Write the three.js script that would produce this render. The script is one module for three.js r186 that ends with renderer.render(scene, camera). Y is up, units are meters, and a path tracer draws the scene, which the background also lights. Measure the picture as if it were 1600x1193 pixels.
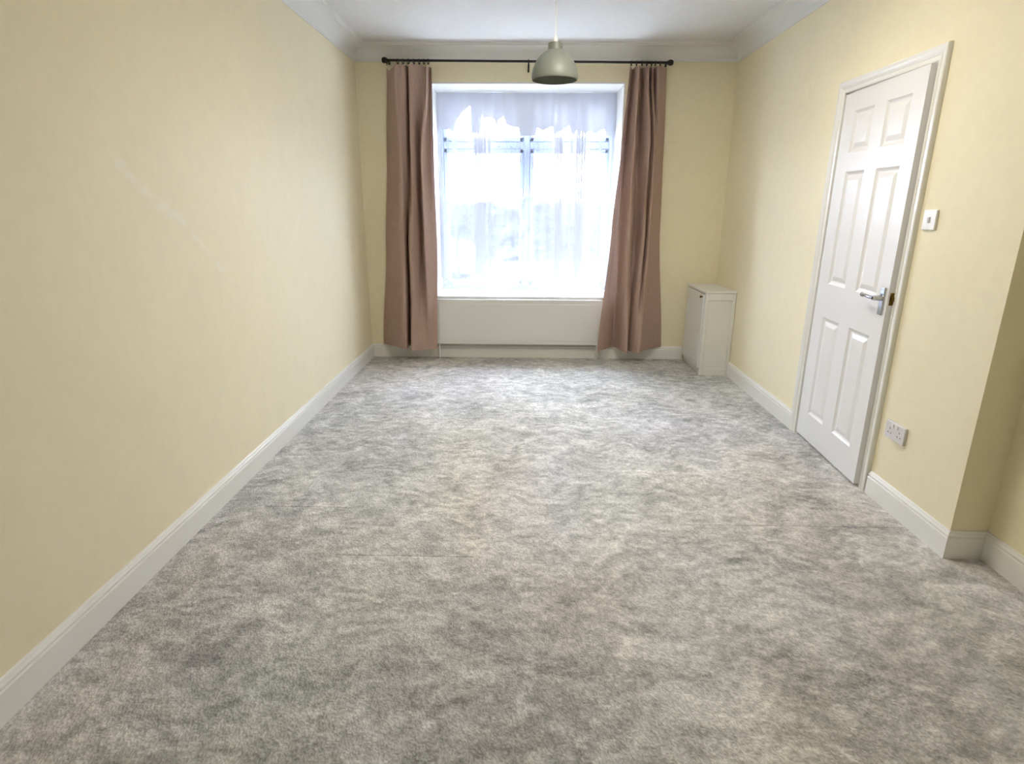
import * as THREE from 'three';
import { RoundedBoxGeometry } from 'three/addons/geometries/RoundedBoxGeometry.js';
import { mergeGeometries } from 'three/addons/utils/BufferGeometryUtils.js';
import { RectAreaLightUniformsLib } from 'three/addons/lights/RectAreaLightUniformsLib.js';

// ------------------------------------------------------------------ camera, sky, light, exposure
const scene = new THREE.Scene();
const camera = new THREE.PerspectiveCamera(65.73, 1600 / 1193, 0.05, 300);
camera.position.set(0, 1.403, 0);
camera.rotation.set(-0.2897, 0.0204, 0.0047, 'YXZ');
const renderer = new THREE.WebGLRenderer({ antialias: true });
renderer.toneMapping = THREE.LinearToneMapping;
renderer.toneMappingExposure = 1.14;
renderer.shadowMap.enabled = true;
RectAreaLightUniformsLib.init();

const SKY = 69, FILL_LIGHT = 21;  // strength of the sky, then of the added ceiling fill
{ // a bright, evenly overcast sky: brighter towards the zenith as overcast skies are
  const w = 64, h = 64, data = new Float32Array(w * h * 4);
  for (let j = 0; j < h; j++) {
    const e = ((j + 0.5) / h - 0.5) * Math.PI, el = Math.max(0, Math.sin(e)), ce = Math.cos(e);
    for (let i = 0; i < w; i++) {
      const az = ((i + 0.5) / w - 0.5) * 2 * Math.PI, dx = Math.cos(az) * ce, dz = Math.sin(az) * ce; // the veiled sun stands to the left
      const l = SKY * (1 + 2 * el) / 3 * (1 - 0.36 * dx - 0.06 * dz);
      data.set([l * 0.86, l * 0.97, l * 1.18, 1], (j * w + i) * 4);
    }
  }
  const sky = new THREE.DataTexture(data, w, h, THREE.RGBAFormat, THREE.FloatType);
  sky.mapping = THREE.EquirectangularReflectionMapping;
  sky.magFilter = THREE.LinearFilter; sky.needsUpdate = true;
  scene.background = sky;
}

// ------------------------------------------------------------------ room measures (metres)
const XL = -1.465, XR = 1.774, XR2 = 1.93, ZF = -5.547, ZC = -2.21, ZB = 0.75, H = 2.69, T = 0.3;
const WIN = { x0: -0.838, x1: 0.838, y0: 0.586, y1: 2.41, depth: 0.46 };
const DOOR = { z0: -3.63, z1: -2.855, h: 2.01 };

// ------------------------------------------------------------------ helpers
let seed = 7;
const rnd = () => ((seed = (seed * 16807) % 2147483647) / 2147483647);
const flat = (g) => { const n = g.index ? g.toNonIndexed() : g; for (const k of Object.keys(n.attributes)) if (!['position', 'normal', 'uv'].includes(k)) n.deleteAttribute(k); return n; };
const merge = (list) => (list.length === 1 ? list[0] : mergeGeometries(list.map(flat)));
function bx(w, h, d, x, y, z, r = 0) {
  const g = r > 0 ? new RoundedBoxGeometry(w, h, d, 2, Math.min(r, w / 2.01, h / 2.01, d / 2.01)) : new THREE.BoxGeometry(w, h, d);
  return g.translate(x, y, z);
}
// box from corners
const bc = (x0, x1, y0, y1, z0, z1, r = 0) => bx(x1 - x0, y1 - y0, z1 - z0, (x0 + x1) / 2, (y0 + y1) / 2, (z0 + z1) / 2, r);
function metricUV(g) { // uv in metres by the dominant direction of each face
  g = flat(g); const p = g.attributes.position, n = g.attributes.normal, uv = new Float32Array(p.count * 2);
  for (let i = 0; i < p.count; i++) {
    const ax = Math.abs(n.getX(i)), ay = Math.abs(n.getY(i)), az = Math.abs(n.getZ(i));
    const a = ax > ay && ax > az ? [p.getZ(i), p.getY(i)] : ay > az ? [p.getX(i), p.getZ(i)] : [p.getX(i), p.getY(i)];
    uv.set(a, i * 2);
  }
  g.setAttribute('uv', new THREE.BufferAttribute(uv, 2));
  return g;
}
const used = {};
function numbered(name) { const k = used[name] = (used[name] ?? -1) + 1; return k ? name + '_' + String(k).padStart(3, '0') : name; }
function part(name, geo, material, parent, label) {
  const m = new THREE.Mesh(Array.isArray(geo) ? merge(geo) : geo, material);
  m.name = parent === scene ? numbered(name) : name;
  if (parent !== scene) { const same = parent.children.filter((c) => c.name.replace(/_\d{3}$/, '') === name).length; if (same) m.name = name + '_' + String(same).padStart(3, '0'); }
  m.castShadow = m.receiveShadow = true;
  if (label) m.userData.label = label;
  parent.add(m);
  return m;
}
function struct(name, geo, material, label) {
  const m = part(name, geo, material, scene);
  m.userData.kind = 'structure'; if (label) m.userData.label = label;
  return m;
}
function thing(name, label, category, [x, y, z] = [0, 0, 0], turn = 0, group) {
  const o = new THREE.Group(); o.name = numbered(name); scene.add(o);
  o.position.set(x, y, z); o.rotation.y = turn;
  if (category) o.userData = { label, category }; else o.userData = { label, kind: 'structure' };
  if (group) o.userData.group = group;
  return o;
}

// ------------------------------------------------------------------ noise and textures
function noiseGrid(cells, s) { const a = new Float32Array(cells * cells); let k = s * 7919 + 13; for (let i = 0; i < a.length; i++) { k = (k * 16807) % 2147483647; a[i] = k / 2147483647; } return a; }
function tileNoise(s, cx, cy) { // smooth value noise on the unit square, cx by cy cells
  const n = Math.max(cx, cy), g = noiseGrid(n, s), f = (t) => t * t * (3 - 2 * t);
  return (u, v) => {
    const x = u * cx, y = v * cy, x0 = Math.floor(x), y0 = Math.floor(y), fx = f(x - x0), fy = f(y - y0);
    const at = (i, j) => g[(((j % cy) + cy) % cy) * n + (((i % cx) + cx) % cx)];
    return (at(x0, y0) * (1 - fx) + at(x0 + 1, y0) * fx) * (1 - fy) + (at(x0, y0 + 1) * (1 - fx) + at(x0 + 1, y0 + 1) * fx) * fy - 0.5;
  };
}
function tex(w, h, fn, srgb = true) {
  const d = new Uint8Array(w * h * 4);
  for (let j = 0; j < h; j++) for (let i = 0; i < w; i++) {
    const c = fn((i + 0.5) / w, (j + 0.5) / h), k = (j * w + i) * 4;
    d[k] = Math.max(0, Math.min(255, c[0])); d[k + 1] = Math.max(0, Math.min(255, c[1])); d[k + 2] = Math.max(0, Math.min(255, c[2])); d[k + 3] = 255;
  }
  const t = new THREE.DataTexture(d, w, h, THREE.RGBAFormat);
  t.wrapS = t.wrapT = THREE.RepeatWrapping; t.magFilter = THREE.LinearFilter; t.minFilter = THREE.LinearMipmapLinearFilter; t.generateMipmaps = true;
  if (srgb) t.colorSpace = THREE.SRGBColorSpace;
  t.needsUpdate = true;
  return t;
}
const std = (color, roughness = 0.6, extra = {}) => new THREE.MeshPhysicalMaterial({ color, roughness, ...extra });

// emulsion paint: fine roller stipple
const stipple = (() => { const a = tileNoise(3, 128, 128), b = tileNoise(4, 60, 60), c = tileNoise(5, 24, 24); return tex(512, 512, (u, v) => { const k = 128 + 90 * a(u, v) + 60 * b(u, v) + 60 * c(u, v); return [k, k, k]; }, false); })();
stipple.repeat.set(1.6, 1.6);
const paintMap = (r, g, b, s) => { const n1 = tileNoise(s, 5, 5), n2 = tileNoise(s + 1, 17, 17), n3 = tileNoise(s + 2, 70, 70); const t = tex(512, 512, (u, v) => { const k = 1 + 0.008 * n1(u, v) + 0.008 * n2(u, v) + 0.012 * n3(u, v), q = 1.2 * n2(v, u); return [r * k + q, g * k, b * k - q]; }); t.repeat.set(0.5, 0.5); return t; };
const WALL_RGB = [247, 238, 208];
const wallPaint = std(0xffffff, 0.62, { map: paintMap(...WALL_RGB, 21), bumpMap: stipple, bumpScale: 0.0002, specularIntensity: 0.5 });
const ceilingPaint = std(0xffffff, 0.85, { map: paintMap(236, 236, 237, 41), bumpMap: stipple, bumpScale: 0.0005, specularIntensity: 0.3 });
const gloss = std(0xf4f4f0, 0.22);
const satin = std(0xeeeeea, 0.4);
const coveWhite = std(0xededea, 0.7);
const doorWhite = std(0xf3f3f3, 0.3);
const plastic = std(0xf4f4f2, 0.25);
const socketPlastic = std(0xdfdcdc, 0.3);
const darkHole = std(0x7d7b79, 0.7);
const black = std(0x0d0c0d, 0.42);
const chrome = std(0xb9bcc2, 0.16, { metalness: 1 });
const brass = std(0x6b5526, 0.42, { metalness: 1 });
const enamel = std(0xeeeeec, 0.3);
const upvc = std(0xeef0f4, 0.35), frameShadeGrey = std(0x8d94a6, 0.4);  // window frame darkened in colour to stand for its backlit shade

// the left wall carries pale filler scuffs: its own map over the whole wall
const leftPaint = (() => {
  const n1 = tileNoise(61, 14, 5), n2 = tileNoise(62, 60, 20), n3 = tileNoise(63, 220, 70), rag = tileNoise(64, 300, 96);
  const L = ZB - ZF, pts = [[-2.24, 1.535, 0.035], [-2.3, 1.49, 0.018], [-2.38, 1.44, 0.03], [-2.45, 1.40, 0.038], [-2.55, 1.355, 0.03], [-2.64, 1.30, 0.014], [-2.68, 1.26, 0.022], [-2.73, 1.22, 0.01], [-2.80, 1.15, 0.014], [-2.86, 1.11, 0.016], [-2.93, 1.03, 0.006]];
  const [R, G, B] = WALL_RGB;
  const t = tex(2048, 640, (u, v) => {
    const z = ZF + u * L, y = v * H, k = 1 + 0.01 * n1(u, v) + 0.008 * n2(u, v) + 0.01 * n3(u, v), q = 1.2 * n2(1 - u, v);
    let m = 0;
    if (z < -2.1 && z > -3.1 && y > 0.9 && y < 1.7) for (let i = 0; i + 1 < pts.length; i++) {
      const [az, ay, ar] = pts[i], [bz, by, br] = pts[i + 1], dz = bz - az, dy = by - ay, f = Math.max(0, Math.min(1, ((z - az) * dz + (y - ay) * dy) / (dz * dz + dy * dy)));
      const r = ar + (br - ar) * f + 0.03 * rag(u, v), d = Math.hypot(z - az - dz * f, y - ay - dy * f);
      m = Math.max(m, Math.max(0, Math.min(1, (r - d) / 0.014)) * (0.65 + 0.8 * rag(v * 0.7, u)));
    }
    m = Math.min(1, Math.max(0, m)) * 0.8;
    return [R * k + q + (250 - R) * m, G * k + (244 - G) * m, B * k - q + (226 - B) * m];
  });
  return std(0xffffff, 0.62, { map: t, bumpMap: (() => { const s = stipple.clone(); s.repeat.set(10, 4.3); return s; })(), bumpScale: 0.0002, specularIntensity: 0.5 });
})();

// grey cut-pile carpet: pile brushed this way and that, in patches, with flecks
const CARPET = { x0: XL, x1: XR2 + 0.05, z0: ZF, z1: -0.75 };
const carpet = (() => {
  const big = tileNoise(71, 5, 7), mid = tileNoise(72, 13, 19), hue = tileNoise(73, 6, 8), hue2 = tileNoise(83, 9, 5), patch = tileNoise(74, 28, 52), fleck = tileNoise(75, 80, 170), fine = tileNoise(76, 300, 420), grain = tileNoise(77, 800, 1000), warp = tileNoise(78, 20, 20), fib = tileNoise(79, 1000, 1000);
  const height = (u, v) => { const a = u + 0.02 * warp(u, v), b = v + 0.02 * warp(v, u); return 0.55 * patch(a, b) + 0.5 * fleck(a, b) + 0.45 * fine(u, v) + 0.5 * grain(u, v); };
  const seam = (u, v) => { // joins in the carpet
    const x = CARPET.x0 + u * (CARPET.x1 - CARPET.x0), z = CARPET.z0 + v * (CARPET.z1 - CARPET.z0);
    const d = x > 0.72 ? Math.abs(z + 2.437) : x > -0.78 && x < -0.2 ? Math.abs(z + 2.146) : x > -1.25 && x < -0.85 ? Math.abs(z + 2.55) : 1;
    return Math.max(0, 1 - d / 0.007);
  };
  const map = tex(2048, 2048, (u, v) => {
    const a = u + 0.025 * warp(u, v), b = v + 0.025 * warp(v + 0.3, u);
    const p = patch(a, b), f = fleck(a, b);
    let k = 1 + 0.07 * big(a, b) + 0.10 * mid(a, b) + 0.12 * p + 0.22 * f + 0.17 * fine(u, v) + 0.16 * grain(u, v) + 0.1 * fib(u, v);
    if (p < -0.3 && f < -0.1) k -= 0.4 * (-0.3 - p);                 // darker trodden flecks
    k -= 0.16 * seam(u, v) * (0.8 + patch(b, a));
    const q = 6 * hue(a, b) + 3 * mid(b, a), g = 6 * hue2(a, b);
    return [198 * k + q, 196 * k + 0.25 * q + 0.35 * g, 192 * k - 0.9 * q - 0.3 * g];
  });
  const bump = tex(2048, 2048, (u, v) => { const k = 128 + 105 * height(u, v) - 70 * seam(u, v); return [k, k, k]; }, false);
  return std(0xffffff, 0.97, { map, bumpMap: bump, bumpScale: 0.012, specularIntensity: 0.12, sheen: 0.35, sheenRoughness: 0.6, sheenColor: new THREE.Color(0.55, 0.55, 0.57) });
})();

// ------------------------------------------------------------------ the room shell
{
  const g = metricUV(bc(XL - 0.1, XR2 + 0.1, -0.12, 0, ZF - 0.1, ZB + 0.1));
  const p = g.attributes.position, uv = g.attributes.uv;
  for (let i = 0; i < p.count; i++) uv.setXY(i, (p.getX(i) - CARPET.x0) / (CARPET.x1 - CARPET.x0), (p.getZ(i) - CARPET.z0) / (CARPET.z1 - CARPET.z0));
  struct('floor', g, carpet, 'grey mottled wall to wall carpet');
}
struct('ceiling', metricUV(bc(XL - T, XR2 + T, H, H + 0.2, ZF - T, ZB + T)), ceilingPaint, 'plain white ceiling');
{
  const g = metricUV(bc(XL - T, XL, 0, H, ZF - T, ZB + T)), p = g.attributes.position, uv = g.attributes.uv;
  for (let i = 0; i < p.count; i++) uv.setXY(i, (p.getZ(i) - ZF) / (ZB - ZF), p.getY(i) / H);
  struct('wall_left', g, leftPaint, 'long plain cream wall with a pale scuff');
}
struct('wall_back', metricUV(merge([
  bc(XL, WIN.x0, 0, H, ZF - 0.62, ZF), bc(WIN.x1, XR, 0, H, ZF - 0.62, ZF),
  bc(WIN.x0, WIN.x1, 0, WIN.y0, ZF - 0.62, ZF), bc(WIN.x0, WIN.x1, WIN.y1, H, ZF - 0.62, ZF)])), wallPaint, 'cream wall with the window recess');
struct('wall_right', metricUV(merge([
  bc(XR, XR + T, 0, H, ZF - 0.62, DOOR.z0), bc(XR, XR + T, DOOR.h, H, DOOR.z0, DOOR.z1), bc(XR, XR + T, 0, H, DOOR.z1, ZC),
  bc(XR + T, XR + T + 0.1, 0, H, DOOR.z0 - 0.4, DOOR.z1 + 0.3)])), wallPaint, 'cream wall holding the white door');
struct('wall_alcove', metricUV(bc(XR2, XR2 + T, 0, H, ZC - 0.001, ZB + T)), wallPaint, 'cream wall set back beyond the corner');

// ------------------------------------------------------------------ skirting boards and coving, mitred runs
const CORNERS = [[XL, ZF], [XR, ZF], [XR, ZC], [XR2, ZC], [XR2, ZB], [XL, ZB]];
const NORMALS = [[0, 1], [-1, 0], [0, 1], [-1, 0], [0, -1], [1, 0]];
function run(profile, edge, from, to) { // profile: [[distance from wall, height]...]; from / to: null for a mitre, else a point along the edge
  const n = NORMALS[edge], pn = NORMALS[(edge + 5) % 6], nn = NORMALS[(edge + 1) % 6], A = CORNERS[edge], B = CORNERS[(edge + 1) % 6];
  const at = (C, m, d, cut) => cut === null ? [C[0] + d * (n[0] + m[0]), C[1] + d * (n[1] + m[1])] : [n[0] ? A[0] + d * n[0] : cut, n[1] ? A[1] + d * n[1] : cut];
  const pos = [], P = profile.map(([d, y]) => { const a = at(A, pn, d, from), b = at(B, nn, d, to); return [[a[0], y, a[1]], [b[0], y, b[1]]]; });
  for (let i = 0; i + 1 < P.length; i++) { const [a, b] = P[i], [c, d] = P[i + 1]; pos.push(...a, ...b, ...d, ...a, ...d, ...c); }
  for (const e of [0, 1]) if ((e ? to : from) !== null) for (let i = 1; i + 1 < P.length; i++) pos.push(...(e ? [...P[0][e], ...P[i][e], ...P[i + 1][e]] : [...P[0][e], ...P[i + 1][e], ...P[i][e]]));
  const g = new THREE.BufferGeometry(); g.setAttribute('position', new THREE.Float32BufferAttribute(pos, 3)); g.setAttribute('uv', new THREE.Float32BufferAttribute(new Float32Array(pos.length / 3 * 2), 2));
  g.computeVertexNormals();
  return g;
}
const skirtProfile = [[0, 0], [0.018, 0], [0.018, 0.092], [0.0165, 0.0945], [0.0135, 0.096], [0.0135, 0.099], [0.0155, 0.1015], [0.0155, 0.107], [0.013, 0.111], [0.009, 0.1135], [0.008, 0.118], [0.006, 0.121], [0, 0.122]];
const skirt = (name, edge, a, b) => struct(name, run(skirtProfile, edge, a, b), gloss, 'white moulded skirting board');
skirt('baseboard_left', 5, null, null);
skirt('baseboard_back', 0, null, 1.512);
struct('baseboard_right', run(skirtProfile, 1, -4.966, -3.692), gloss, 'white skirting board between cupboard and door');
struct('baseboard_corner', run(skirtProfile, 1, -2.786, null), gloss, 'white skirting board between door and corner');
skirt('baseboard_return', 2, null, null);
skirt('baseboard_alcove', 3, null, null);
skirt('baseboard_rear', 4, null, null);
const cove = [[0, 2.565], [0.006, 2.565], [0.008, 2.573], [0.012, 2.576]];
for (let i = 0; i <= 10; i++) { const a = i / 10 * Math.PI / 2; cove.push([0.104 - 0.088 * Math.cos(a), 2.582 + 0.084 * Math.sin(a)]); }
cove.push([0.108, 2.668], [0.110, 2.676], [0.122, 2.678], [0.124, H], [0, H]);
CORNERS.forEach((_, e) => struct('trim_' + (e + 1), run(cove, e, null, null), coveWhite, 'white plaster coving along the ceiling'));

// ------------------------------------------------------------------ front window in its recess
const ZW = ZF - WIN.depth;                              // inner face of the frame stands just behind the net
{
  const w = thing('window_1', 'window of four lights, its frame coloured grey to look backlit, behind a net curtain', null, [0, 0, 0]);
  const z1 = ZW - 0.05, z0 = z1 - 0.07, fx0 = WIN.x0, fx1 = WIN.x1, fy0 = WIN.y0, fy1 = WIN.y1, fr = 0.05;
  part('window_frame', [bc(fx0, fx0 + fr, fy0, fy1, z0, z1, 0.006), bc(fx1 - fr, fx1, fy0, fy1, z0, z1, 0.006), bc(fx0, fx1, fy0, fy0 + fr, z0, z1, 0.006), bc(fx0, fx1, fy1 - fr, fy1, z0, z1, 0.006)], frameShadeGrey, w);
  const mx = 0.008;
  part('mullion', bc(mx - 0.032, mx + 0.032, fy0 + fr, fy1 - fr, z0, z1 - 0.002, 0.006), frameShadeGrey, w);
  const ty = 1.955;
  const glass = new THREE.MeshPhysicalMaterial({ color: 0xffffff, roughness: 0, transmission: 1, thickness: 0, ior: 1.45 });
  for (const [a, b] of [[fx0 + fr, mx - 0.032], [mx + 0.032, fx1 - fr]]) {
    part('transom', bc(a, b, ty - 0.035, ty + 0.035, z0, z1 - 0.002, 0.006), frameShadeGrey, w);
    for (const [c, d] of [[fy0 + fr, ty - 0.035], [ty + 0.035, fy1 - fr]]) {
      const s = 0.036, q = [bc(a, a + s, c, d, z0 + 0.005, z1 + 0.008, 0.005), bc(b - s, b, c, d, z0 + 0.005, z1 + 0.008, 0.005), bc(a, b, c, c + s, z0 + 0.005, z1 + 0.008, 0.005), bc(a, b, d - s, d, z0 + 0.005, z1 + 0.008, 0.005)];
      const sash = part('sash', q, frameShadeGrey, w);
      part('pane', new THREE.PlaneGeometry(b - a - 2 * s, d - c - 2 * s).translate((a + b) / 2, (c + d) / 2, (z0 + z1) / 2), glass, sash);
    }
  }
  part('window_lining', [bc(fx0, fx1, fy1 - 0.012, fy1 + 0.002, z1 - 0.002, ZF + 0.001), bc(fx0 - 0.002, fx0 + 0.01, fy0, fy1 - 0.012, z1 - 0.002, ZF + 0.001), bc(fx1 - 0.01, fx1 + 0.002, fy0, fy1 - 0.012, z1 - 0.002, ZF + 0.001)], satin, w, 'white lining of the window recess');
  part('window_sill', [bc(fx0 - 0.02, fx1 + 0.02, WIN.y0 - 0.022, WIN.y0 + 0.004, ZW - 0.05, ZF + 0.03, 0.008)], gloss, w, 'white window sill');
}

// sheets: rows of cross-sections from top to bottom, each a list of [x, z]
function smoothRow(row, n) {
  const c = new THREE.CatmullRomCurve3(row.map(([x, z]) => new THREE.Vector3(x, 0, z)), false, 'centripetal');
  return Array.from({ length: n + 1 }, (_, i) => { const p = c.getPoint(i / n); return [p.x, p.z]; });
}
function sheet(rows, heights, yTop, yBottom, nu, nv, thick = 0) { // rows: controls at given heights (0 top .. 1 bottom), yTop/yBottom(u)
  const R = rows.map((r) => smoothRow(r, nu)), pos = [], uv = [], idx = [];
  for (let j = 0; j <= nv; j++) {
    const t = j / nv; let k = 0; while (k + 2 < heights.length && t > heights[k + 1]) k++;
    const f = (t - heights[k]) / (heights[k + 1] - heights[k]), s = f * f * (3 - 2 * f) * 0.6 + f * 0.4;
    for (let i = 0; i <= nu; i++) {
      const a = R[k][i], b = R[k + 1][i], u = i / nu;
      pos.push(a[0] + (b[0] - a[0]) * s, yTop(u) + (yBottom(u) - yTop(u)) * t, a[1] + (b[1] - a[1]) * s); uv.push(u, 1 - t);
    }
  }
  for (let j = 0; j < nv; j++) for (let i = 0; i < nu; i++) { const a = j * (nu + 1) + i, b = a + 1, c = a + nu + 1, d = c + 1; idx.push(a, c, b, b, c, d); }
  const g = new THREE.BufferGeometry(); g.setAttribute('position', new THREE.Float32BufferAttribute(pos, 3)); g.setAttribute('uv', new THREE.Float32BufferAttribute(uv, 2)); g.setIndex(idx); g.computeVertexNormals();
  return g;
}

// ------------------------------------------------------------------ net curtain with a scalloped lace band
{
  const W = 1024, Hh = 1024, cv = document.createElement('canvas'); cv.width = W; cv.height = Hh; const c = cv.getContext('2d');
  const x0 = -0.865, x1 = 0.865, yT = 2.395, yB = 0.6, px = (x) => (x - x0) / (x1 - x0) * W, py = (y) => (yT - y) / (yT - yB) * Hh;
  const grey = (v, a = 1) => `rgba(${v},${v},${v},${a})`;
  c.fillStyle = grey(50); c.fillRect(0, 0, W, Hh);
  for (let i = 0; i < 420; i++) { const v = 30 + Math.floor(rnd() * 100); c.fillStyle = grey(v, 0.3); c.fillRect(rnd() * W, 0, 1 + rnd() * 3, Hh); }
  for (let i = 0; i < 700; i++) { c.fillStyle = grey(190, 0.25 + 0.4 * rnd()); c.beginPath(); c.ellipse(rnd() * W, py(1.95) + rnd() * (Hh - py(1.95)), 1.5 + rnd() * 2.5, 2 + rnd() * 3, rnd() * 3, 0, 7); c.fill(); }
  // lower net made denser to dim the bright outdoors, with flower sprays
  c.fillStyle = grey(198); c.beginPath(); c.moveTo(0, Hh); for (let i = 0; i <= 60; i++) c.lineTo(i / 60 * W, py(1.47 + 0.05 * Math.sin(i * 1.9) * Math.sin(i * 0.7))); c.lineTo(W, Hh); c.fill();
  for (let i = 0; i < 2600; i++) { const y = 1.46 - 0.88 * rnd(); c.fillStyle = grey(150 + 95 * rnd(), 0.6); c.beginPath(); c.ellipse(rnd() * W, py(y), 3 + rnd() * 7, 4 + rnd() * 9, rnd() * 3, 0, 7); c.fill(); }
  // gathers: the netting lies in several layers
  for (const [a, b, v, lean] of [[-0.86, -0.815, 250, 0], [-0.715, -0.665, 250, 0.01], [-0.50, -0.385, 243, -0.02], [-0.365, -0.34, 250, 0], [0.265, 0.345, 250, 0.03], [0.425, 0.45, 250, 0], [0.475, 0.565, 246, 0.02], [0.70, 0.72, 190, 0], [0.80, 0.86, 228, 0]]) {
    for (let k = 0; k < 26; k++) { const t = (k + rnd()) / 26, x = px(a + (b - a) * t); c.fillStyle = grey(Math.min(255, v + 9), 1); c.beginPath(); const w = (b - a) / 26 * W / (x1 - x0) * (1.1 + 0.7 * rnd()), l = lean * W / (x1 - x0); c.moveTo(x, py(2.2)); c.lineTo(x + w, py(2.2)); c.lineTo(x + w + l, Hh); c.lineTo(x + l, Hh); c.fill(); }
  }
  // dense lace above, its lower edge in swags
  const edge = [[-0.865, 2.06], [-0.82, 2.05], [-0.81, 2.085], [-0.73, 2.085], [-0.71, 2.05], [-0.70, 2.05], [-0.685, 2.11], [-0.665, 2.15], [-0.60, 2.235], [-0.535, 2.285], [-0.525, 2.27], [-0.52, 2.05], [-0.445, 2.05], [-0.43, 2.195], [-0.37, 2.19], [-0.30, 2.17], [-0.285, 2.12], [-0.275, 2.05], [-0.27, 2.16], [-0.215, 2.20], [-0.19, 2.13], [-0.13, 2.105], [-0.07, 2.10], [-0.06, 2.03], [0.09, 2.03], [0.105, 2.10], [0.16, 2.075], [0.25, 2.11], [0.265, 2.03], [0.31, 2.06], [0.41, 2.12], [0.43, 2.05], [0.46, 2.03], [0.475, 2.08], [0.50, 2.03], [0.53, 2.08], [0.56, 2.04], [0.60, 2.075], [0.66, 2.05], [0.74, 2.09], [0.76, 2.03], [0.865, 2.03]];
  const x2 = (x) => x * 1.0;
  c.fillStyle = grey(255); c.beginPath(); c.moveTo(0, 0); for (const [x, y] of edge) c.lineTo(px(x2(x)), py(y)); c.lineTo(W, 0); c.closePath(); c.fill();
  for (const x of [-0.40, -0.33, 0.13, 0.22, 0.285, 0.36, 0.60, 0.67, 0.71, -0.78]) { // worked sprigs, thinner than the ground around them
    const cx = px(x), cy = py(2.2); c.strokeStyle = grey(252); c.lineWidth = 5;
    c.beginPath(); c.moveTo(cx, cy + 55); c.quadraticCurveTo(cx + 18 * (rnd() - 0.5), cy, cx + 12 * (rnd() - 0.5), cy - 42); c.stroke();
    for (let k = 0; k < 5; k++) { c.fillStyle = grey(252); c.beginPath(); c.ellipse(cx + (k % 2 ? 11 : -11), cy - 34 + k * 17, 9, 4.5, k % 2 ? -0.7 : 0.7, 0, 7); c.fill(); }
  }
  for (let i = 0; i < 160; i++) { c.fillStyle = grey(253, 0.7); c.fillRect(rnd() * W, 0, 1 + rnd() * 2, py(2.12)); }
  c.fillStyle = grey(255); c.fillRect(0, 0, W, py(2.37));
  c.fillStyle = grey(150, 0.6); c.fillRect(0, py(0.72), W, Hh);
  for (let x = 0; x < W; x += 26) { c.fillStyle = grey(225); c.beginPath(); c.arc(x + 13, py(0.70), 12, 0, 7); c.fill(); c.fillStyle = grey(100); c.beginPath(); c.arc(x + 13, py(0.695), 4, 0, 7); c.fill(); }
  c.fillStyle = grey(245); c.fillRect(0, py(0.635), W, Hh);
  const t = new THREE.CanvasTexture(cv); t.magFilter = THREE.LinearFilter;
  const net = new THREE.MeshPhysicalMaterial({ color: 0xe6ecff, roughness: 1, transmission: 0.012, thickness: 0, alphaMap: t, transparent: true, side: THREE.DoubleSide, specularIntensity: 0.1 });
  const pleat = (amp, ph) => Array.from({ length: 81 }, (_, i) => { const u = i / 80, k = Math.sin(u * 62 + ph) + 0.6 * Math.sin(u * 39 + 1.3 + ph); return [x0 + (x1 - x0) * u * 0.98 + 0.017, ZW + 0.06 + amp * k]; });
  const n = thing('net_curtain', 'white patterned net curtain across the window, with a lace band on top', 'net curtain', [0, 0, 0]);
  part('netting', sheet([pleat(0.008, 0), pleat(0.013, 0.3), pleat(0.016, 0.5)], [0, 0.4, 1], () => yT, () => yB, 400, 40), net, n);
  part('curtain_wire', new THREE.CylinderGeometry(0.004, 0.004, WIN.x1 - WIN.x0, 8).rotateZ(Math.PI / 2).translate(0, 2.393, ZW + 0.06), upvc, n);
}

// ------------------------------------------------------------------ curtain pole, rings, curtains
const ZP = ZF + 0.1, POLE_Y = 2.548;
let poleThing;
{
  const p = poleThing = thing('curtain_pole', 'thin black curtain pole above the window with round end knobs', 'curtain pole', [0, POLE_Y, ZP], 0);
  const tilt = -0.008;
  p.rotation.z = tilt;
  part('pole', new THREE.CylinderGeometry(0.0095, 0.0095, 2.35, 20).rotateZ(Math.PI / 2), black, p);
  for (const s of [-1, 1]) part('finial', new THREE.LatheGeometry([[0, -0.024], [0.014, -0.022], [0.021, -0.014], [0.023, 0], [0.021, 0.013], [0.014, 0.021], [0, 0.023]].map(([r, y]) => new THREE.Vector2(r, y)), 24).rotateZ(-s * Math.PI / 2).translate(s * 1.185, 0, 0), black, p);
  for (const x of [-1.165, 0.014, 1.165]) { const mid = x > -1 && x < 1, dy = mid ? -0.034 : 0.002, hh = mid ? 0.06 : 0.034; part('bracket', [
    new THREE.CylinderGeometry(0.006, 0.006, 0.1, 12).rotateX(Math.PI / 2).translate(x, mid ? -0.016 : 0, -0.05), bx(0.016, hh, 0.008, x, dy, -0.096, 0.003),
    ...(mid ? [bx(0.013, 0.052, 0.008, x, -0.034, -0.001, 0.003)] : []), new THREE.TorusGeometry(0.0135, 0.004, 8, 24).rotateY(Math.PI / 2).translate(x, 0, 0)], black, p); }
}
const weave = (() => { const a = tileNoise(91, 200, 200), b = tileNoise(92, 8, 60); return tex(512, 512, (u, v) => { const k = 1 + 0.12 * a(u, v) + 0.06 * b(v, u) + 0.05 * Math.sin(u * 800) * Math.sin(v * 800); return [186 * k, 160 * k, 147 * k]; }); })();
weave.repeat.set(3, 8);
const cloth = new THREE.MeshPhysicalMaterial({ map: weave, roughness: 0.9, side: THREE.DoubleSide, transmission: 0.1, thickness: 0, specularIntensity: 0.2 });
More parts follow.
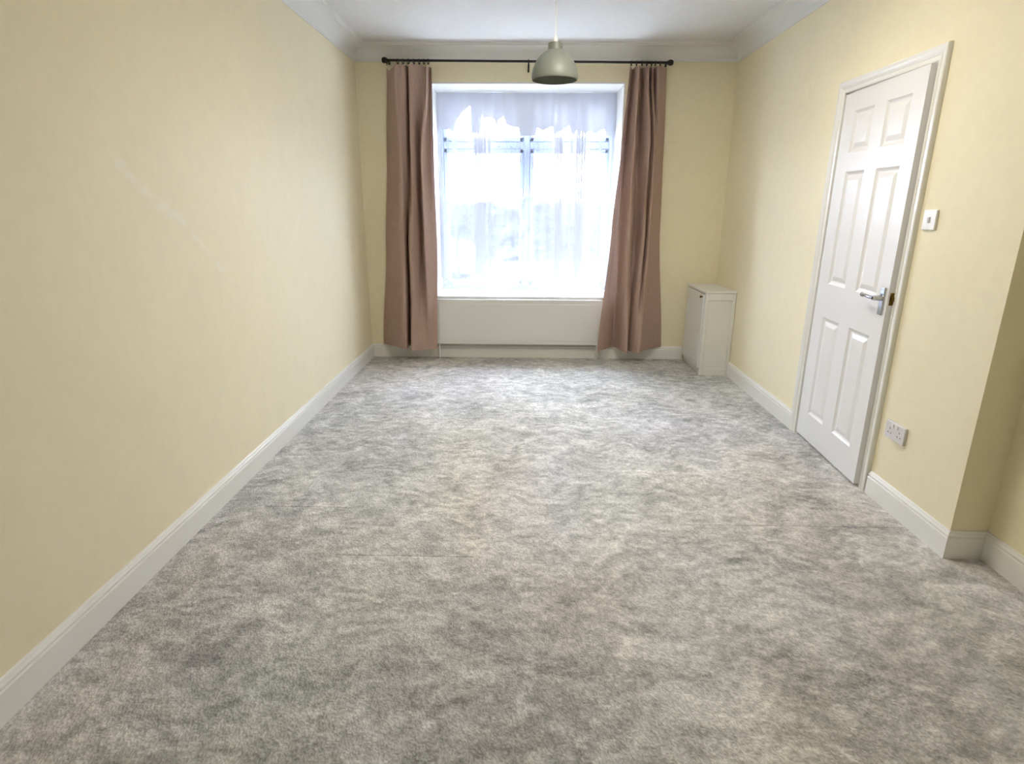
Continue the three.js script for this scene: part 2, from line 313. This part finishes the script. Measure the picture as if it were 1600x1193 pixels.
function curtain(label, rows, heights, top, bottom, ringX) {
  const g = thing('curtain', label, 'curtain', [0, 0, 0]);
  const zrows = rows.map((r) => r.map(([x, z]) => [x, ZF + z]));
  part('cloth_panel', sheet(zrows, heights, top, bottom, 240, 60), cloth, g);
  // bottom hem: a second, slightly proud band
  const last = zrows[zrows.length - 1];
  part('hem', sheet([last.map(([x, z]) => [x, z + 0.003]), last.map(([x, z]) => [x, z + 0.003])], [0, 1], (u) => bottom(u) + 0.05, (u) => bottom(u) - 0.002, 240, 2), cloth, g);
  for (const [x, y] of ringX) part('curtain_ring', [new THREE.TorusGeometry(0.0175, 0.0036, 8, 24).rotateY(Math.PI / 2 - 0.25).translate(x, -0.0075, 0), new THREE.TorusGeometry(0.005, 0.0018, 6, 12).translate(x, y - POLE_Y + 0.008 * x, 0)], black, poleThing);
  return g;
}
{
  const yT = 2.516;
  curtain('brown curtain hanging left of the window, wide flat panel at its outer edge',
    [[[-1.185, .03], [-1.16, .07], [-1.12, .13], [-1.085, .15], [-1.06, .13], [-1.035, .135], [-1.008, .13], [-1.0, .025], [-0.99, .025], [-0.98, .14], [-0.955, .145], [-0.90, .115], [-0.87, .09], [-0.845, .075], [-0.832, .13], [-0.82, .02], [-0.80, .06]],
     [[-1.225, .02], [-1.19, .055], [-1.13, .13], [-1.085, .17], [-1.065, .17], [-1.045, .14], [-1.03, .12], [-1.012, .06], [-1.0, .10], [-0.985, .17], [-0.955, .15], [-0.938, .025], [-0.922, .025], [-0.90, .17], [-0.87, .13], [-0.83, .05], [-0.797, .11]],
     [[-1.275, .02], [-1.235, .055], [-1.16, .14], [-1.095, .20], [-1.072, .20], [-1.066, .13], [-1.052, .04], [-1.04, .17], [-1.02, .20], [-0.985, .165], [-0.957, .11], [-0.94, .025], [-0.92, .025], [-0.89, .18], [-0.85, .145], [-0.81, .125], [-0.79, .115]],
     [[-1.345, .02], [-1.29, .07], [-1.20, .15], [-1.12, .225], [-1.09, .235], [-1.086, .13], [-1.082, .03], [-1.07, .03], [-1.058, .16], [-1.04, .235], [-1.0, .215], [-0.96, .20], [-0.92, .18], [-0.88, .165], [-0.85, .15], [-0.828, .14], [-0.815, .13]]],
    [0, 0.3, 0.62, 1],
    (u) => yT - (u < 0.17 ? 0.035 * Math.sin(u / 0.17 * Math.PI) : 0) + 0.005 * Math.cos(u * 60), (u) => 0.118 - 0.008 * u + (u < 0.36 ? 0.014 : 0),
    [[-1.165, 2.525], [-1.075, 2.53], [-1.03, 2.53], [-0.985, 2.53], [-0.94, 2.53], [-0.895, 2.53], [-0.855, 2.53], [-0.82, 2.53]]);
  const yR = 2.508;
  curtain('brown curtain hanging right of the window, flaring towards the bottom',
    [[[0.848, .13], [0.862, .10], [0.885, .02], [0.902, .10], [0.922, .145], [0.94, .10], [0.965, .025], [0.98, .09], [1.002, .14], [1.014, .10], [1.022, .025], [1.036, .13], [1.05, .085], [1.062, .025], [1.08, .13], [1.10, .12], [1.135, .075], [1.172, .03]],
     [[0.81, .16], [0.826, .13], [0.860, .02], [0.875, .10], [0.915, .18], [0.935, .135], [0.975, .025], [0.992, .08], [1.02, .14], [1.05, .16], [1.062, .06], [1.078, .12], [1.09, .15], [1.11, .13], [1.125, .11], [1.15, .085], [1.175, .055], [1.195, .025]],
     [[0.755, .20], [0.775, .165], [0.825, .06], [0.85, .07], [0.895, .19], [0.915, .20], [0.955, .115], [0.982, .025], [1.005, .06], [1.035, .17], [1.055, .17], [1.068, .06], [1.083, .16], [1.095, .175], [1.115, .145], [1.15, .10], [1.185, .06], [1.215, .025]],
     [[0.672, .25], [0.71, .215], [0.76, .15], [0.845, .045], [0.862, .08], [0.895, .18], [0.935, .25], [0.95, .245], [0.96, .10], [0.978, .15], [1.01, .21], [1.05, .255], [1.068, .25], [1.10, .20], [1.15, .14], [1.20, .09], [1.25, .05], [1.305, .02]]],
    [0, 0.25, 0.55, 1],
    (u) => yR + 0.004 * Math.cos(u * 70), (u) => 0.128 - (u > 0.26 && u < 0.7 ? 0.018 * Math.sin((u - 0.26) / 0.44 * Math.PI) : 0),
    [[0.862, 2.522], [0.905, 2.522], [0.95, 2.522], [0.99, 2.522], [1.03, 2.522], [1.06, 2.522], [1.10, 2.52], [1.15, 2.52]]);
}

// ------------------------------------------------------------------ radiator under the sill
{
  const x0 = -0.835, x1 = 0.72, y0 = 0.145, y1 = 0.563, z0 = ZF + 0.035, z1 = ZF + 0.09;
  const r = thing('radiator', 'long white flat radiator under the window between the curtains', 'radiator', [0, 0, 0]);
  part('front_panel', [bc(x0, x1, y0, y1, z1 - 0.012, z1, 0.004), bc(x0 + 0.035, x1 - 0.035, y0 + 0.035, y1 - 0.035, z1 - 0.004, z1 + 0.0035, 0.003)], enamel, r);
  part('back_panel', bc(x0 + 0.01, x1 - 0.01, y0 + 0.01, y1 - 0.01, z0, z0 + 0.012, 0.004), enamel, r);
  part('top_grille', [bc(x0, x1, y1 - 0.004, y1 + 0.006, z1 - 0.014, z1 + 0.002, 0.003), bc(x0, x1, y1 - 0.004, y1 + 0.006, z0, z0 + 0.012, 0.003), ...Array.from({ length: 52 }, (_, i) => bc(x0 + 0.015 + i * 0.0295, x0 + 0.029 + i * 0.0295, y1 - 0.003, y1 + 0.004, z0 + 0.01, z1 - 0.012))], enamel, r);
  for (const x of [x0, x1]) part('side_cover', bc(x - 0.004, x + 0.004, y0 + 0.02, y1 - 0.005, z0, z1, 0.003), enamel, r);
  for (const x of [x0 + 0.03, x1 - 0.03]) part('pipe', new THREE.CylinderGeometry(0.0075, 0.0075, y0, 14).translate(x, y0 / 2 + 0.005, (z0 + z1) / 2), enamel, r);
}

// ------------------------------------------------------------------ meter cupboard in the corner
{
  const x0 = 1.515, x1 = XR - 0.003, z0 = ZF + 0.02, z1 = -4.97, h = 0.725;
  const c = thing('cupboard', 'low narrow white cupboard in the corner right of the window', 'cupboard', [0, 0, 0]);
  part('carcass', [bc(x0 + 0.012, x1, 0.0, h - 0.016, z0, z1 - 0.018, 0.003)], satin, c);
  part('front_frame', [bc(x0 + 0.001, x0 + 0.03, 0, h - 0.016, z1 - 0.02, z1, 0.003), bc(x1 - 0.028, x1, 0, h - 0.016, z1 - 0.02, z1, 0.003), bc(x0 + 0.03, x1 - 0.028, h - 0.075, h - 0.016, z1 - 0.02, z1, 0.003), bc(x0 + 0.03, x1 - 0.028, 0, 0.055, z1 - 0.02, z1 + 0.004, 0.003)], satin, c);
  part('front_panel', bc(x0 + 0.028, x1 - 0.026, 0.05, h - 0.07, z1 - 0.019, z1 - 0.014), satin, c);
  part('top_board', bc(x0 - 0.008, x1, h - 0.016, h, z0, z1 + 0.008, 0.005), satin, c);
  const d = part('cupboard_door', [bc(x0 - 0.006, x0 + 0.012, 0.06, h - 0.03, z0 + 0.03, z1 - 0.03, 0.003), bc(x0 - 0.01, x0, 0.06, h - 0.03, z1 - 0.085, z1 - 0.03, 0.003), bc(x0 - 0.01, x0, 0.06, h - 0.03, z0 + 0.03, z0 + 0.085, 0.003), bc(x0 - 0.01, x0, h - 0.09, h - 0.03, z0 + 0.085, z1 - 0.085, 0.003), bc(x0 - 0.01, x0, 0.06, 0.12, z0 + 0.085, z1 - 0.085, 0.003)], satin, c);
  part('knob', new THREE.LatheGeometry([[0, 0], [0.005, 0], [0.005, 0.01], [0.01, 0.014], [0.011, 0.019], [0.008, 0.023], [0, 0.024]].map(([r, y]) => new THREE.Vector2(r, y)), 20).rotateZ(Math.PI / 2).translate(x0 - 0.01, 0.675, z1 - 0.05), brass, d, 'small dark knob');
}

// ------------------------------------------------------------------ six-panel door, ajar into the room
{
  const d = thing('door_1', 'white six-panel door standing slightly ajar in its frame', null, [0, 0, 0]);
  const { z0, z1, h } = DOOR, aw = 0.062;
  part('door_lining', [bc(XR + 0.002, XR + 0.13, 0, h, z0, z0 + 0.01), bc(XR + 0.002, XR + 0.13, 0, h, z1 - 0.008, z1), bc(XR + 0.002, XR + 0.13, h - 0.01, h, z0, z1), bc(XR + 0.045, XR + 0.06, 0, h - 0.01, z0 + 0.01, z0 + 0.022), bc(XR + 0.045, XR + 0.06, 0, h - 0.01, z1 - 0.02, z1 - 0.008)], gloss, d);
  // architrave: a stepped moulding swept round the opening with mitred corners
  const prof = [[0, 0], [0, 0.010], [0.004, 0.013], [0.018, 0.0135], [0.021, 0.0105], [0.024, 0.0135], [0.034, 0.019], [0.044, 0.022], [0.056, 0.022], [0.0605, 0.0195], [0.062, 0.015], [0.062, 0]];
  const loop = (o) => [[z0 + 0.002 - o, 0], [z0 + 0.002 - o, h - 0.004 + o], [z1 - 0.002 + o, h - 0.004 + o], [z1 - 0.002 + o, 0]];
  for (const [i0, i1] of [[0, 1], [1, 2], [2, 3]]) {
    const pos = []; const P = prof.map(([o, t]) => [loop(o)[i0], loop(o)[i1]].map(([z, y]) => [XR - t, y, z]));
    for (let i = 0; i + 1 < P.length; i++) { const [a, b] = P[i], [c, e] = P[i + 1]; pos.push(...a, ...e, ...b, ...a, ...c, ...e); }
    const g = new THREE.BufferGeometry(); g.setAttribute('position', new THREE.Float32BufferAttribute(pos, 3)); g.setAttribute('uv', new THREE.Float32BufferAttribute(new Float32Array(pos.length / 3 * 2), 2)); g.computeVertexNormals();
    part('architrave', g, gloss, d);
  }
  // the leaf, built with its hinge edge at the origin, running along +z, its room face at x = 0
  const leaf = new THREE.Group(); leaf.name = 'door_leaf'; leaf.position.set(XR - 0.005, 0.015, -3.6183); leaf.rotation.y = -0.0446; d.add(leaf);
  const W = 0.762, Hd = 1.981, th = 0.045, cols = [[0.125, 0.33], [0.447, 0.66]], rows = [[0.165, 0.768], [0.962, 1.575], [1.672, 1.884]];
  const shape = new THREE.Shape([[0, 0], [W, 0], [W, Hd], [0, Hd]].map(([a, b]) => new THREE.Vector2(a, b)));
  for (const [a, b] of cols) for (const [c, e] of rows) shape.holes.push(new THREE.Path([[a, c], [a, e], [b, e], [b, c]].map(([p, q]) => new THREE.Vector2(p, q))));
  const toLeaf = (g) => g.applyMatrix4(new THREE.Matrix4().set(0, 0, 1, 0, 0, 1, 0, 0, 1, 0, 0, 0, 0, 0, 0, 1)); // (along, up, depth) -> (depth, up, along)
  const flip = (g) => { g = flat(g); const p = g.attributes.position.array; for (let i = 0; i < p.length; i += 9) for (let k = 0; k < 3; k++) { const s = p[i + 3 + k]; p[i + 3 + k] = p[i + 6 + k]; p[i + 6 + k] = s; } g.computeVertexNormals(); return g; };
  const face = flip(toLeaf(new THREE.ExtrudeGeometry(shape, { depth: th - 0.001, bevelEnabled: false })));
  part('stile_and_rail', face, doorWhite, leaf);
  // moulded panels: the edge falls to a groove, then rises to a flat field
  const prog = [[0, 0], [0.006, 0.004], [0.012, 0.0075], [0.018, 0.009], [0.023, 0.009], [0.045, 0.002], [0.048, 0.0015]];
  for (const [c, e] of rows) for (const [a, b] of cols) {
    const pos = [], ring = (o) => [[a + o, c + o], [a + o, e - o], [b - o, e - o], [b - o, c + o]];
    for (let i = 0; i + 1 < prog.length; i++) { const [o, t] = prog[i], [o2, t2] = prog[i + 1], A = ring(o), B = ring(o2); for (let k = 0; k < 4; k++) { const m = (k + 1) % 4, v = ([z, y], x) => [x, y, z]; pos.push(...v(A[k], t), ...v(B[m], t2), ...v(A[m], t), ...v(A[k], t), ...v(B[k], t2), ...v(B[m], t2)); } }
    const F = ring(0.048).map(([z, y]) => [0.0015, y, z]); pos.push(...F[0], ...F[2], ...F[1], ...F[0], ...F[3], ...F[2]);
    const g = new THREE.BufferGeometry(); g.setAttribute('position', new THREE.Float32BufferAttribute(pos, 3)); g.setAttribute('uv', new THREE.Float32BufferAttribute(new Float32Array(pos.length / 3 * 2), 2)); g.computeVertexNormals();
    part('panel', [g, bc(0.012, th - 0.008, c - 0.002, e + 0.002, a - 0.002, b + 0.002)], doorWhite, leaf);
  }
  // lever handle on its backplate; latch on the leading edge
  const hy = 0.968, hz = 0.722;
  const lever = new THREE.CatmullRomCurve3([[-0.048, hy, hz], [-0.052, hy + 0.001, hz - 0.03], [-0.05, hy + 0.003, hz - 0.07], [-0.047, hy - 0.001, hz - 0.105], [-0.043, hy + 0.002, hz - 0.118]].map((p) => new THREE.Vector3(...p)));
  const handle = part('door_handle', bc(-0.009, 0.002, hy - 0.082, hy + 0.052, hz - 0.019, hz + 0.019, 0.004), chrome, leaf, 'chrome lever handle on a backplate');
  handle.name = 'door_handle';
  leaf.add(handle);
  part('handle_lever', [new THREE.TubeGeometry(lever, 30, 0.0085, 12), new THREE.SphereGeometry(0.0095, 14, 10).translate(-0.043, hy + 0.002, hz - 0.118), new THREE.CylinderGeometry(0.011, 0.014, 0.044, 18).rotateZ(Math.PI / 2).translate(-0.03, hy, hz)], chrome, leaf);
  part('latch_plate', [bc(0.009, 0.031, hy - 0.03, hy + 0.03, W - 0.001, W + 0.0015), bc(0.013, 0.027, hy - 0.01, hy + 0.01, W, W + 0.010, 0.002)], brass, leaf, 'dull brass latch plate');
}

// ------------------------------------------------------------------ switch, socket
{
  const s = thing('light_switch', 'small square white light switch on the wall beside the door', 'light switch', [XR, 1.352, -2.715]);
  part('plate', bc(-0.011, 0, -0.043, 0.043, -0.043, 0.043, 0.004), plastic, s);
  const r = part('rocker', bc(-0.005, 0.004, -0.0125, 0.0125, -0.0075, 0.0075, 0.002).rotateZ(0.12).translate(-0.0105, 0, 0), socketPlastic, s); r.name = 'rocker';
  for (const z of [-0.031, 0.031]) part('screw', bx(0.001, 0.004, 0.004, -0.011, 0, z, 0.0004), socketPlastic, s);
  const k = thing('double_socket', 'white double plug socket low on the wall beside the door frame', 'socket', [XR, 0.383, -2.655]);
  part('plate', bc(-0.014, 0, -0.043, 0.043, -0.073, 0.073, 0.004), socketPlastic, k);
  for (const z of [-0.036, 0.036]) {
    part('rocker', bc(-0.004, 0.003, -0.009, 0.009, -0.006, 0.006, 0.0015).rotateZ(0.12).translate(-0.0145, 0.026, z * 0.45), plastic, k);
    part('pin_hole', [bx(0.002, 0.009, 0.005, -0.0138, 0.008, z), bx(0.002, 0.005, 0.008, -0.0138, -0.014, z - 0.011), bx(0.002, 0.005, 0.008, -0.0138, -0.014, z + 0.011)], darkHole, k);
  }
}

// ------------------------------------------------------------------ pendant lamps
const shadeMat = new THREE.MeshPhysicalMaterial({ color: 0x7d8279, roughness: 0.45, side: THREE.DoubleSide });
function pendant(label, [x, z], rim, k) {
  const p = thing('pendant_lamp', label, 'pendant lamp', [x, rim, z]);
  const L = (pts, n = 48) => new THREE.LatheGeometry(pts.map(([r, y]) => new THREE.Vector2(r, y)), n), S = (pts, n) => L(pts, n).scale(k, k, k), up = 0.205 * k;
  part('shade', S([[0.119, 0.000], [0.1215, 0.002], [0.1235, 0.012], [0.1225, 0.03], [0.118, 0.052], [0.109, 0.076], [0.096, 0.098], [0.079, 0.118], [0.06, 0.132], [0.044, 0.14], [0.039, 0.144], [0.038, 0.146], [0.037, 0.176], [0.034, 0.179], [0.014, 0.18], [0.0135, 0.176], [0.033, 0.174], [0.034, 0.145], [0.041, 0.136], [0.058, 0.128], [0.077, 0.114], [0.093, 0.095], [0.106, 0.074], [0.115, 0.05], [0.1195, 0.028], [0.1205, 0.012], [0.1185, 0.003]]), shadeMat, p);
  part('lamp_holder', S([[0, 0.09], [0.018, 0.09], [0.02, 0.1], [0.02, 0.14], [0.013, 0.15], [0.013, 0.185], [0.0115, 0.2], [0.006, 0.214], [0, 0.216]], 24), plastic, p);
  part('cord', new THREE.CylinderGeometry(0.0034, 0.0034, H - rim - up - 0.02, 10).translate(0, up + (H - rim - up - 0.02) / 2, 0), plastic, p);
  part('ceiling_rose', L([[0, H - rim - 0.028], [0.012, H - rim - 0.028], [0.018, H - rim - 0.022], [0.042, H - rim - 0.016], [0.048, H - rim - 0.006], [0.048, H - rim], [0, H - rim]], 32), plastic, p);
  return p;
}
pendant('dome shaped pale grey-green pendant lamp hanging unlit before the window', [0.166, -3.9], 2.121, 1.114);

struct('wall_rear', metricUV(bc(XL, XR2, 0, H, ZB, ZB + T)), wallPaint, 'cream wall behind the camera');

// ------------------------------------------------------------------ outside: ground
struct('ground', bc(-60, 60, -0.6, -0.45, -120, ZF - 0.62), std(0x9b9a94, 0.95), 'pale paved front garden outside the window');
struct('verge', bc(-60, 60, -0.45, -0.42, -40, -19.5), std(0x2c3029, 0.95), 'dark grass beyond the street');
struct('road', bc(-60, 60, -0.45, -0.435, -19.5, -11.5), std(0x292a2d, 0.9), 'grey street beyond the front garden');
{
  const h = thing('hedge', 'long clipped green hedge across the street, seen through the net curtain', 'hedge', [0, -0.45, -21.5]);
  const n1 = tileNoise(201, 60, 60), n2 = tileNoise(202, 220, 220);
  const g = new THREE.BoxGeometry(34, 1.8, 1.6, 260, 16, 12).translate(0, 0.9, 0), p = g.attributes.position;
  for (let i = 0; i < p.count; i++) { const x = p.getX(i), y = p.getY(i), z = p.getZ(i), u = x / 34 + 0.5, k = 0.3 * n1(u, y / 4 + z / 3 + 0.5) + 0.25 * n2(u, y / 5 + z / 4 + 0.5); p.setXYZ(i, x + k * 0.3, y > 0.05 ? y + k * (y / 1.8) : y, z + k * Math.sign(z)); }
  g.computeVertexNormals();
  const leafMap = (() => { const a = tileNoise(203, 90, 90), b = tileNoise(204, 20, 20); return tex(256, 256, (u, v) => { const k = 1 + 0.7 * a(u, v) + 0.3 * b(u, v); return [47 * k, 53 * k, 45 * k]; }); })();
  part('foliage', g, std(0xffffff, 0.9, { map: leafMap }), h);
}
{
  const c = thing('car', 'pale parked car in the street, dimly seen through the net curtain', 'car', [-3.5, -0.435, -16.2]);
  const paint = std(0xd8dade, 0.3, { clearcoat: 0.6 }), tyre = std(0x17171a, 0.8), glassM = std(0x20262c, 0.08);
  const ex = (pts, d, z, m) => { const s = new THREE.Shape(pts.map(([x, y]) => new THREE.Vector2(x, y))); return new THREE.ExtrudeGeometry(s, { depth: d, bevelEnabled: true, bevelSize: 0.04, bevelThickness: 0.04, bevelSegments: 2 }).translate(0, 0, z); };
  part('car_body', [ex([[-2.08, 0.25], [2.05, 0.25], [2.1, 0.55], [2.0, 0.82], [1.2, 0.96], [0.55, 1.43], [-0.9, 1.47], [-1.6, 1.02], [-2.05, 0.95]], 1.6, -0.8)], paint, c);
  for (const z of [0.835, -0.865]) part('side_window', ex([[1.0, 0.98], [0.5, 1.36], [-0.85, 1.39], [-1.35, 1.02]], 0.004, z), glassM, c);
  for (const x of [-1.3, 1.3]) for (const z of [-0.75, 0.75]) part('wheel', new THREE.CylinderGeometry(0.31, 0.31, 0.22, 28).rotateX(Math.PI / 2).translate(x, 0.31, z), tyre, c);
}
// ------------------------------------------------------------------ added fill light on the ceiling, out of view, to brighten the room
if (FILL_LIGHT > 0) {
  const s = 0.6, l = thing('fill_ceiling_light', 'added square fill light overhead, out of view, brightening the room', 'fill light', [0.5, H, -2.98]);
  part('fitting', [bc(-s / 2 - 0.02, s / 2 + 0.02, -0.05, 0, -s / 2 - 0.02, -s / 2), bc(-s / 2 - 0.02, s / 2 + 0.02, -0.05, 0, s / 2, s / 2 + 0.02), bc(-s / 2 - 0.02, -s / 2, -0.05, 0, -s / 2, s / 2), bc(s / 2, s / 2 + 0.02, -0.05, 0, -s / 2, s / 2)], plastic, l);
  part('diffuser', bc(-s / 2, s / 2, -0.046, -0.03, -s / 2, s / 2), std(0xffffff, 0.6, { emissive: new THREE.Color(1, 0.92, 0.79), emissiveIntensity: 1.2 }), l);
  const a = new THREE.RectAreaLight(new THREE.Color(1, 0.92, 0.79), FILL_LIGHT, s, s);
  a.position.set(0, -0.052, 0); a.rotation.x = -Math.PI / 2; l.add(a);
}

renderer.render(scene, camera);
